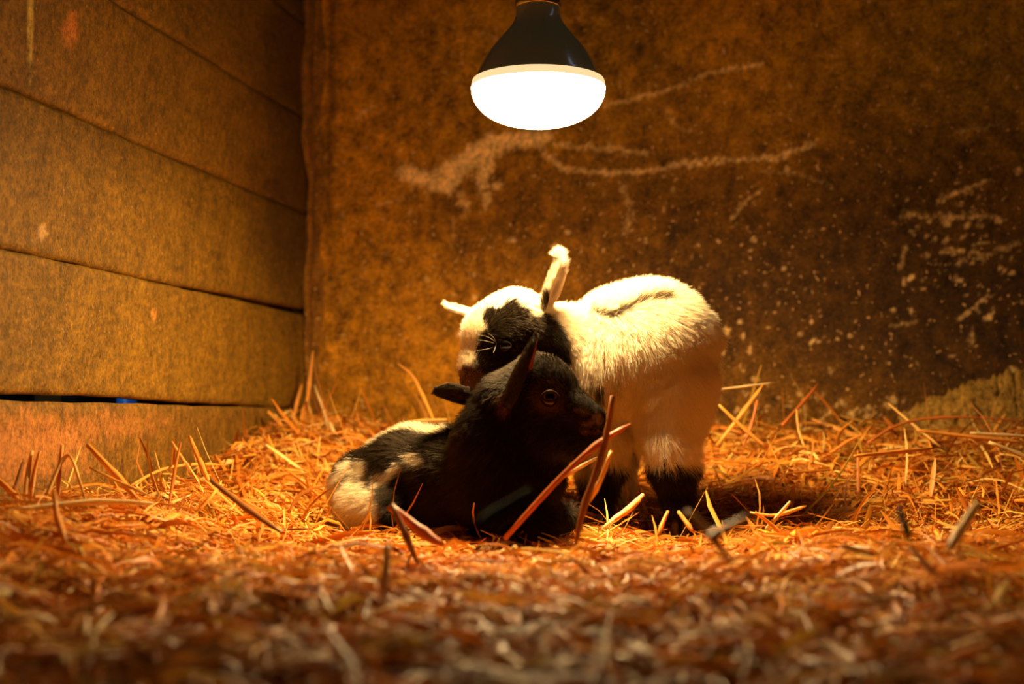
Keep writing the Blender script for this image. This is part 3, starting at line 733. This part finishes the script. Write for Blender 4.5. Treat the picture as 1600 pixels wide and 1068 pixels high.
# hooves
def hoof(px_, py_, d, parent):
    c = P(px_, py_, d)
    for s in (-1, 1):
        prof = [(0.0, -0.012), (0.0085, -0.012), (0.0082, -0.006), (0.0070, 0.004), (0.0055, 0.009), (0, 0.010)]
        V, f = lathe(prof, (0, 0, 0), 16); V[:, 0] *= 0.62; V[:, 1] *= 1.25
        V = V+c+np.array([s*0.0050, -0.003, 0]); mesh_obj('hoof', V, f, m_hoof, parent)
hoof(1062, 822, 1.55, kid2); hoof(944, 815, 1.578, kid2); hoof(924, 812, 1.65, kid2); hoof(978, 812, 1.66, kid2)

# ------------------------------------------------------------------ straw
def H(x, y):
    x = np.asarray(x, float); y = np.asarray(y, float)
    q = np.stack([x, y, 0*x], 1) if x.ndim else np.array([[x, y, 0.0]])
    s_back = DB-(q @ wd); s_left = (q @ wn)+DL
    h = 0.113+0.100*(1-sstep(0.03, 0.58, s_back))+0.040*(1-sstep(0.0, 0.28, s_left))*(1-0.4*(1-sstep(0, 0.3, s_back)))
    n1 = noise3(q, 13, 3, 2); n2 = noise3(q, 55, 5, 2)
    h = h+0.009*n1*sstep(0.3, 0.9, q[:, 1])+0.006*n2
    h = h-0.010*np.exp(-((q[:, 1]-1.36)/0.16)**2)*np.exp(-((q[:, 0]-0.08)/0.20)**2)
    h = h-0.022*(1-sstep(0.55, 1.05, q[:, 1]))
    return h if x.ndim else h[0]
m_straw = mat('dry_straw', rough=0.45, spec=0.28, attr=True, trans=0.22)
m_dull = mat('dull_leaf', rough=0.9, spec=0.03, attr=True)
PAL = np.array([[0.84, 0.34, 0.040], [0.74, 0.24, 0.020], [0.88, 0.46, 0.08], [0.58, 0.17, 0.015], [0.92, 0.60, 0.18], [0.34, 0.11, 0.012], [0.55, 0.34, 0.05], [0.68, 0.30, 0.05]])
PW = np.array([0.22, 0.22, 0.16, 0.14, 0.08, 0.06, 0.06, 0.06])
def in_pen(x, y, m_=0.004):
    return ((x*wn[0]+y*wn[1]) > -DL+m_) & ((x*wd[0]+y*wd[1]) < DB-m_)
def goat_clear(Xp):
    """min signed distance to both kids"""
    return np.minimum(LY(Xp), ST(Xp))
def make_stalks(n, Lr, Wr, pitch_sd, lift, seed, npt=5, stick=0.04):
    g_ = np.random.default_rng(seed)
    d = np.sqrt(g_.uniform(0.30**2, 2.35**2, n*2)); x = g_.uniform(-1, 1, n*2)*(0.37*d+0.16)
    ok = in_pen(x, d); x, d = x[ok][:n], d[ok][:n]; n = len(x)
    z = H(x, d)+g_.uniform(lift[0], lift[1], n)
    yaw = g_.uniform(0, 2*math.pi, n); pit = g_.normal(0, pitch_sd, n)
    st = g_.random(n) < stick; pit[st] = g_.uniform(0.4, 1.2, st.sum())
    L = g_.lognormal(math.log(Lr), 0.45, n).clip(0.010, 0.17); W = g_.lognormal(math.log(Wr), 0.45, n).clip(0.0004, 0.0034)
    dr = np.stack([np.cos(yaw)*np.cos(pit), np.sin(yaw)*np.cos(pit), np.sin(pit)], 1)
    side = np.stack([-np.sin(yaw), np.cos(yaw), 0*yaw], 1); upv = np.cross(dr, side)
    roll = g_.normal(0, 0.7, n); s2 = side*np.cos(roll)[:, None]+upv*np.sin(roll)[:, None]; u2 = np.cross(dr, s2)
    t = np.linspace(-0.5, 0.5, npt)
    t0 = np.where(st, 0.42, 0)[:, None]
    b1 = g_.normal(0, 0.16, n)*L; b2 = g_.normal(0, 0.12, n)*L
    c = np.stack([x, d, z], 1)
    kink = g_.integers(1, npt-1, n); ka = g_.normal(0, 0.25, n)*(g_.random(n) < 0.35)
    tt = t[None]+t0
    P_ = c[:, None]+dr[:, None]*(tt*L[:, None])[..., None]+s2[:, None]*(b1[:, None]*(1-4*t[None]**2)*0.6)[..., None]+u2[:, None]*(-np.abs(b2)[:, None]*(4*t[None]**2))[..., None]*np.where(st, 0, 1)[:, None, None]
    P_ += side[:, None]*(np.maximum(t[None]-t[kink][:, None], 0)*(ka*L*2)[:, None])[..., None]
    gx = H(x+0.01, d)-H(x-0.01, d); gy = H(x, d+0.01)-H(x, d-0.01)      # follow the slope
    P_[..., 2] += ((P_[..., 0]-x[:, None])*gx[:, None]+(P_[..., 1]-d[:, None])*gy[:, None])/0.02
    wprof = np.array([0.55]+[1.0]*(npt-2)+[0.35])
    Wk = W[:, None]*wprof[None]
    ridge = 0.45
    A = P_+s2[:, None]*Wk[..., None]; B = P_+u2[:, None]*(Wk*ridge)[..., None]; D_ = P_-s2[:, None]*Wk[..., None]
    V = np.stack([A, B, D_], 2)       # n, npt, 3, 3
    ci = g_.choice(len(PAL), n, p=PW)
    # browner bedding, its share raised towards the camera to dim the foreground by colour
    near_brown = g_.random(n) < 0.75*sstep(1.22, 0.72, d+0.10*noise3(c, 22, 12, 3)); ci = np.where(near_brown, g_.choice([3, 5, 6, 5], n), ci)
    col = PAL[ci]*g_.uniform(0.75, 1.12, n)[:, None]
    return V, P_, col, L, W
def straw_faces(n, npt):
    b = np.arange(n)[:, None]*npt*3; Fc = []
    for i in range(npt-1):
        for j in range(2):
            a = i*3+j; Fc.append(np.concatenate([b+a, b+a+1, b+a+4, b+a+3], 1))
    return np.concatenate(Fc)
sets = []
for (n, Lr, Wr, ps, lf, sd, stk) in ((12000, 0.045, 0.0019, 0.17, (-0.010, 0.010), 4, 0.03), (62000, 0.042, 0.00070, 0.20, (-0.018, 0.007), 1, 0.015), (28000, 0.052, 0.0012, 0.15, (-0.014, 0.009), 2, 0.02), (22000, 0.022, 0.0005, 0.35, (-0.004, 0.011), 3, 0.03)):
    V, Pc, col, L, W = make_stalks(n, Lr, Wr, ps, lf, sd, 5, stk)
    flat = Pc.reshape(-1, 3); bad = ((goat_clear(flat) < 0.0015) | ~in_pen(flat[:, 0], flat[:, 1], 0.002)).reshape(len(V), -1).any(1)
    tall = (flat[:, 2]-H(flat[:, 0], flat[:, 1])).reshape(len(V), -1).max(1)
    bad |= (tall > 0.030) & (Pc[:, 2, 1] < 1.42)
    sets.append((V[~bad], col[~bad]))
V = np.concatenate([s[0] for s in sets]); col = np.concatenate([s[1] for s in sets]); n = len(V)
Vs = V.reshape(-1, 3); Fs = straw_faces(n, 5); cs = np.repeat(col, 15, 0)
# packed under-layer of the bed
gx_, gy_ = np.meshgrid(np.linspace(-1.05, 1.2, 225), np.linspace(0.05, 2.4, 235), indexing='ij'); gx_ = gx_.ravel(); gy_ = gy_.ravel()
inside = in_pen(gx_, gy_, 0.006); gz_ = H(gx_, gy_)-0.013+0.003*noise3(np.stack([gx_, gy_, 0*gx_], 1), 300, 4, 2)
Vg = np.stack([gx_, gy_, gz_], 1); gd = goat_clear(Vg); Vg[:, 2] -= 0.0*gd
Fg = grid(225, 235); Fg = Fg[inside[Fg].all(1)]
cg = np.array([0.20, 0.07, 0.008])[None]*(1+0.4*noise3(Vg, 400, 6, 2))[:, None]
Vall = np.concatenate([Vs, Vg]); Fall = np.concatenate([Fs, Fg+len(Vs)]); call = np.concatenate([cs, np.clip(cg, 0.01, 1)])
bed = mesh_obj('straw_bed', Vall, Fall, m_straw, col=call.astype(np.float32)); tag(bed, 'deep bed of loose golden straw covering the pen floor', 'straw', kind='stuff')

def stalk_mesh(name, pts, rad, colr, n=6, flat=0.6, ns=10, seed=0):
    """a hollow looking stem: tube with a split groove, slightly flattened, with a node ring and cut ends"""
    pts = np.array(pts, float); t = np.linspace(0, 1, len(pts)); u = np.linspace(0, 1, ns)
    c = np.stack([np.interp(u, t, pts[:, i]) for i in range(3)], 1)
    if len(pts) > 2:
        for _ in range(2): c[1:-1] = (c[:-2]+2*c[1:-1]+c[2:])/4
    rr = rad*(0.8+0.25*np.sin(u*3.1)); rr[int(ns*0.6)] *= 1.3; rr[-1] *= 0.45
    V, f = tube(c, rr, n)
    V = V.reshape(ns, n, 3); ctr = c[:, None]; g_ = np.random.default_rng(seed)
    ax = g_.normal(size=3); ax /= np.linalg.norm(ax); dv = V-ctr; V = ctr+dv-(1-flat)*(dv @ ax)[..., None]*ax
    V = V.reshape(-1, 3)
    caps = np.array([[0, 1, 2, 3], [0, 3, 4, 5]] if n == 6 else [[0, 1, 2, 3]]); last = (ns-1)*n
    f = np.concatenate([f, caps[:, ::-1], caps+last])
    cc = np.tile(np.array(colr), (len(V), 1))*(1+0.12*np.sin(np.repeat(u, n)*9+seed))[:, None]
    o = mesh_obj(name, V, f, m_dull if sum(colr) < 0.3 else m_straw, col=cc, origin=c[0]); return o
OR, RD, PL, GO, BR = (0.85, 0.36, 0.06), (0.62, 0.17, 0.03), (0.92, 0.66, 0.30), (0.86, 0.48, 0.12), (0.35, 0.13, 0.03)
hero = [
 ([(788, 842, 1.24), (868, 752, 1.25), (935, 690, 1.26), (985, 662, 1.27)], 6.5, RD, 'long reddish stalk slanting across the lying kid up to its nose', 10),
 ([(957, 618, 1.26), (951, 675, 1.26), (930, 745, 1.25), (908, 800, 1.24), (900, 850, 1.23)], 6, BR, 'brown stalk standing upright just right of the lying kid nose', 10),
 ([(955, 705, 1.28), (935, 760, 1.27), (908, 800, 1.26)], 5, GO, 'golden stalk leaning on the brown upright stalk near the nose', 8),
 ([(868, 752, 1.36), (905, 730, 1.37), (938, 712, 1.38)], 3.5, PL, 'pale thin stalk between the lying kid chest and black foreleg', 8),
 ([(1105, 610, 1.83), (1160, 604, 1.86), (1213, 597, 1.88)], 3.5, PL, 'pale straight stalk held level against the wall right of the standing kid', 8),
 ([(1120, 696, 1.84), (1160, 645, 1.85), (1193, 600, 1.86)], 4, OR, 'orange stalk leaning up under the level pale one', 8),
 ([(1123, 632, 1.80), (1160, 668, 1.80), (1200, 700, 1.80)], 3.5, OR, 'orange stalk crossing the leaning stalk behind the standing kid', 8),
 ([(1183, 625, 1.84), (1176, 660, 1.83), (1160, 700, 1.82)], 3, RD, 'short reddish stalk upright right of the crossed stalks', 8),
 ([(1222, 664, 1.86), (1252, 632, 1.9), (1280, 598, 1.94)], 3, RD, 'thin reddish stalk leaning on the dark wall base', 8),
 ([(1355, 692, 1.80), (1395, 665, 1.82), (1440, 653, 1.84), (1510, 650, 1.84), (1620, 659, 1.84)], 3.5, RD, 'long arched stalk along the right end of the bed', 14),
 ([(1432, 672, 1.78), (1500, 680, 1.78), (1610, 692, 1.78)], 4, OR, 'long orange stalk under the arched one at the right', 10),
 ([(1516, 676, 1.75), (1560, 679, 1.75), (1620, 682, 1.75)], 3.5, PL, 'pale flat stalk at the right edge below the crumbled plaster', 8),
 ([(1388, 630, 1.86), (1425, 662, 1.83), (1470, 698, 1.80)], 2.5, GO, 'thin golden stalk poking up left of the crumbled plaster', 8),
 ([(1245, 640, 1.85), (1247, 670, 1.84), (1258, 700, 1.82)], 3, GO, 'golden upright stalk with bent foot near the wall base', 8),
 ([(1545, 690, 1.66), (1585, 705, 1.66), (1620, 722, 1.66)], 4, PL, 'pale slanting stalk at the right edge of the bed', 8),
 ([(1335, 712, 1.62), (1400, 706, 1.66), (1460, 700, 1.70)], 4, OR, 'orange stalk lying below the start of the arched stalk', 8),
 ([(137, 695, 1.36), (175, 735, 1.35), (215, 780, 1.33)], 6, OR, 'thick orange stalk slanting down by the worn plank', 8),
 ([(140, 730, 1.34), (190, 755, 1.33), (236, 775, 1.32)], 3, GO, 'thin golden stalk under the thick slanting one at left', 8),
 ([(62, 704, 1.345), (52, 740, 1.34), (48, 785, 1.32)], 4.5, OR, 'upright orange stalk in the left tuft, tallest and rightmost', 7),
 ([(50, 704, 1.345), (43, 742, 1.34), (40, 785, 1.32)], 4.5, GO, 'upright pale-edged stalk in the left tuft, beside the tallest', 7),
 ([(36, 722, 1.34), (26, 755, 1.33), (18, 785, 1.32)], 4, BR, 'dark stalk at the left side of the left tuft', 7),
 ([(97, 695, 1.36), (92, 740, 1.35), (90, 800, 1.32)], 4.5, OR, 'upright orange stalk between the left tuft and folded stalk', 8),
 ([(68, 790, 1.32), (98, 712, 1.355), (112, 708, 1.355), (128, 765, 1.33), (140, 800, 1.32)], 4, GO, 'golden stalk folded to a peak by the worn plank', 14),
 ([(-8, 745, 1.32), (15, 765, 1.31), (35, 790, 1.30)], 7, OR, 'thick orange stalk at the left frame edge', 7),
 ([(282, 692, 1.62), (272, 740, 1.52), (264, 790, 1.42)], 4, RD, 'reddish upright stalk left of centre against the plank wall', 8),
 ([(296, 682, 1.65), (312, 720, 1.58), (330, 760, 1.5)], 4.5, OR, 'orange stalk leaning left against the bottom plank', 8),
 ([(268, 690, 1.65), (290, 725, 1.6), (312, 755, 1.5)], 3.5, GO, 'golden stalk crossing behind the reddish upright one', 8),
 ([(205, 758, 1.48), (250, 732, 1.55), (300, 724, 1.6), (350, 726, 1.65)], 3, OR, 'thin bowed stalk lying along the bottom plank', 12),
 ([(455, 674, 2.08), (462, 635, 2.10), (472, 600, 2.11)], 5, OR, 'broad orange stalk standing in the wall corner, leftmost', 8),
 ([(474, 672, 2.06), (482, 610, 2.1), (489, 548, 2.12)], 5, OR, 'tallest straw stalk standing in the wall corner', 8),
 ([(491, 602, 2.08), (505, 640, 2.05), (512, 668, 2.02)], 3, PL, 'thin pale stalk leaning right from the wall corner', 8),
 ([(513, 658, 2.0), (525, 682, 1.96), (540, 712, 1.9)], 4, PL, 'pale stalk below the thin leaning one in the corner', 8),
 ([(480, 628, 2.08), (486, 650, 2.06), (490, 682, 2.04)], 4.5, GO, 'short golden stalk upright in the wall corner', 8),
 ([(418, 642, 2.0), (432, 655, 2.0), (442, 668, 1.98)], 5, OR, 'short broad stalk against the plank end near the corner', 7),
 ([(622, 568, 2.02), (645, 585, 2.0), (662, 620, 1.96), (680, 662, 1.9)], 3, OR, 'bent stalk leaning on the wall above the lying kid back', 12),
 ([(600, 672, 1.90), (640, 658, 1.88), (698, 655, 1.86)], 3.5, GO, 'golden bowed stalk just above the white back of the lying kid', 10),
 ([(415, 672, 2.02), (450, 680, 1.98), (490, 700, 1.9)], 3, OR, 'orange bowed stalk at the foot of the wall corner', 10),
 ([(608, 790, 1.18), (640, 815, 1.18), (672, 840, 1.17), (692, 852, 1.16)], 10, RD, 'broad reddish leaf blade leaning before the lying kid flank', 8),
 ([(612, 788, 1.16), (632, 830, 1.15), (652, 880, 1.14)], 11, BR, 'broad brown leaf blade in front of the lying kid flank', 8),
 ([(606, 850, 0.93), (603, 890, 0.92), (598, 945, 0.90)], 8, PL, 'blurred pale stalk upright in the foreground centre', 7),
 ([(1528, 786, 0.98), (1505, 822, 0.97), (1480, 862, 0.95)], 9, PL, 'blurred pale stalk slanting in the right foreground', 7),
 ([(1405, 792, 0.94), (1412, 818, 0.93), (1424, 842, 0.92)], 10, (0.10, 0.10, 0.09), 'blurred dark blade in the right foreground', 7),
 ([(1072, 798, 0.86), (1105, 828, 0.85), (1145, 880, 0.83)], 8, (0.72, 0.42, 0.14), 'blurred pale stalk slanting before the black hock', 7),
 ([(1168, 806, 0.84), (1130, 828, 0.83), (1100, 842, 0.82)], 8, (0.55, 0.28, 0.10), 'blurred tan stalk below the standing kid hind leg', 7),
 ([(828, 768, 0.86), (785, 795, 0.84), (735, 826, 0.80)], 10, (0.015, 0.015, 0.008), 'blurred dark olive blade low before the lying kid chest', 7),
 ([(1005, 772, 1.46), (975, 800, 1.45), (940, 826, 1.44)], 5, PL, 'bright straw stalk between the standing kid legs, uppermost', 7),
 ([(1000, 780, 1.44), (985, 796, 1.43), (960, 812, 1.42)], 4, OR, 'orange stalk just under the bright one between the legs', 7),
 ([(1044, 798, 1.40), (1036, 815, 1.39), (1028, 838, 1.38)], 4, OR, 'short orange stalk upright left of the near hind hoof', 7),
 ([(1060, 799, 1.40), (1072, 815, 1.39), (1084, 832, 1.38)], 4, OR, 'short orange stalk leaning right of the near hind hoof', 7),
 ([(1235, 783, 1.42), (1210, 812, 1.42), (1196, 826, 1.42)], 3.5, PL, 'short pale stalk leaning right of the standing kid shadow', 7),
 ([(1172, 800, 1.42), (1212, 808, 1.42), (1235, 798, 1.43), (1260, 790, 1.44)], 3.5, GO, 'golden kinked stalk lying right of the standing kid', 8),
 ([(1180, 800, 1.40), (1205, 818, 1.40), (1232, 845, 1.39)], 3.5, OR, 'orange stalk sloping down right of the standing kid', 7),
 ([(-5, 800, 1.22), (60, 792, 1.24), (150, 782, 1.26), (240, 786, 1.27)], 6, PL, 'long pale stalk lying level at the left front of the bed', 10),
 ([(330, 750, 1.38), (380, 790, 1.33), (440, 832, 1.28)], 6, BR, 'dark twig slanting through the bright straw left of the kids', 8),
 ([(85, 770, 1.15), (88, 810, 1.13), (104, 850, 1.10)], 6, OR, 'orange stalk bent in the left foreground', 8),
 ([(230, 1048, 0.66), (300, 1035, 0.67), (400, 1005, 0.69)], 12, PL, 'blurred pale blade lowest in the left foreground', 7),
 ([(210, 1003, 0.74), (260, 993, 0.75), (318, 985, 0.76)], 10, PL, 'blurred pale blade left foreground above the lowest blade', 7),
 ([(450, 975, 0.78), (470, 958, 0.78), (492, 942, 0.79)], 9, PL, 'blurred short pale piece in the left foreground centre', 7),
 ([(502, 928, 0.84), (510, 945, 0.83), (520, 965, 0.82)], 8, GO, 'blurred golden short piece beside the short pale one', 7),
]
for i, (pts, r, colr, lab, ns) in enumerate(hero):
    dmean = pts[len(pts)//2][2]
    q = [P(*p) for p in pts]
    o = stalk_mesh('straw_stalk', q, r*dmean/F*0.85, colr, 6, 0.55, ns, i); tag(o, lab, 'straw', 'single straw stalks picked out on the bed')
# larger loose stalks on top, one object each, by zone
zones = [
 (('on the heap below the worn plank', 'on the heap midway between worn plank and kids', 'on the heap beside the spotted rump'), 'loose stalks left of the kids', (150, 520, 700, 850), 60),
 (('on the bank just right of the hind leg', 'on the right bank below the arched stalk', 'on the bank at the right edge'), 'loose stalks on the right bank', (1110, 1590, 690, 790), 70),
 (('before the spotted rump', 'before the lying kid chest', 'before the standing kid hooves'), 'loose stalks before the kids', (540, 1100, 800, 870), 30),
 (('in foreground below the hooves', 'in the middle of the right foreground', 'in the far right foreground'), 'loose stalks in the right foreground', (1050, 1590, 800, 1060), 40),
 (('in the far left foreground', 'in the middle of the left foreground', 'in foreground below the lying kid'), 'loose stalks in the left foreground', (10, 760, 870, 1060), 40)]
gz2 = np.random.default_rng(77)
def surf_at(px_, py_):
    o = np.array([0, 0, CAMZ]); dr = P(px_, py_, 1)-o; ts = np.linspace(0.45, 2.15, 120); X = o+ts[:, None]*dr
    hh = H(X[:, 0], X[:, 1]); b = np.where(X[:, 2] < hh+0.004)[0]
    return X[b[0]] if len(b) else None
for lab, grp, (x0, x1, y0, y1), cnt in zones:
    made = 0; tries = 0
    while made < cnt and tries < cnt*6:
        tries += 1
        c = surf_at(gz2.uniform(x0, x1), gz2.uniform(y0, y1))
        if c is None or not in_pen(c[0], c[1], 0.03): continue
        yaw = gz2.uniform(0, 6.28); L = gz2.uniform(0.05, 0.11); pit = gz2.normal(0.03, 0.12)
        if gz2.random() < 0.10 and y1 < 800 or (y1 == 850 and gz2.random() < 0.05): pit = gz2.uniform(0.5, 1.0)
        dv = np.array([math.cos(yaw)*math.cos(pit), math.sin(yaw)*math.cos(pit), math.sin(pit)]); sd = np.array([-math.sin(yaw), math.cos(yaw), 0])
        bow = gz2.normal(0, 0.10)*L; sag = abs(gz2.normal(0, 0.06))*L
        pts = []
        for t in np.linspace(-0.5, 0.5, 5):
            q = c+dv*L*(t+(0.3 if pit > 0.4 else 0))+sd*bow*(1-4*t*t)+np.array([0, 0, 0.004-sag*4*t*t]); pts.append(q)
        pts = np.array(pts)
        if not in_pen(pts[:, 0], pts[:, 1], 0.006).all() or goat_clear(pts).min() < 0.006: continue
        pyy = 534+126-F*(pts[:, 2]-CAMZ)/pts[:, 1]
        if y0 >= 800 and pyy.min() < y0-15: continue
        hs = H(pts[:, 0], pts[:, 1]); pts[:, 2] = np.maximum(pts[:, 2], hs-0.003)
        ci = int(gz2.choice(len(PAL), p=PW)); colr = PAL[ci]*gz2.uniform(0.85, 1.1)
        cname = ['golden orange', 'deep orange', 'yellow', 'rust red', 'pale cream', 'dark brown', 'olive', 'tan'][ci]
        pose = 'upright' if pit > 0.4 else ('long' if L > 0.08 else 'short')
        zx = (x1-x0)/3; pxm = 800+F*c[0]/c[1]; th = int(np.clip((pxm-x0)/zx, 0, 2))
        o = stalk_mesh('straw_stalk', pts, gz2.uniform(0.0011, 0.0021), colr, 6, 0.5, 7, int(gz2.integers(1000)))
        tag(o, pose+' '+cname+' straw stalk '+lab[th], 'straw', grp); made += 1
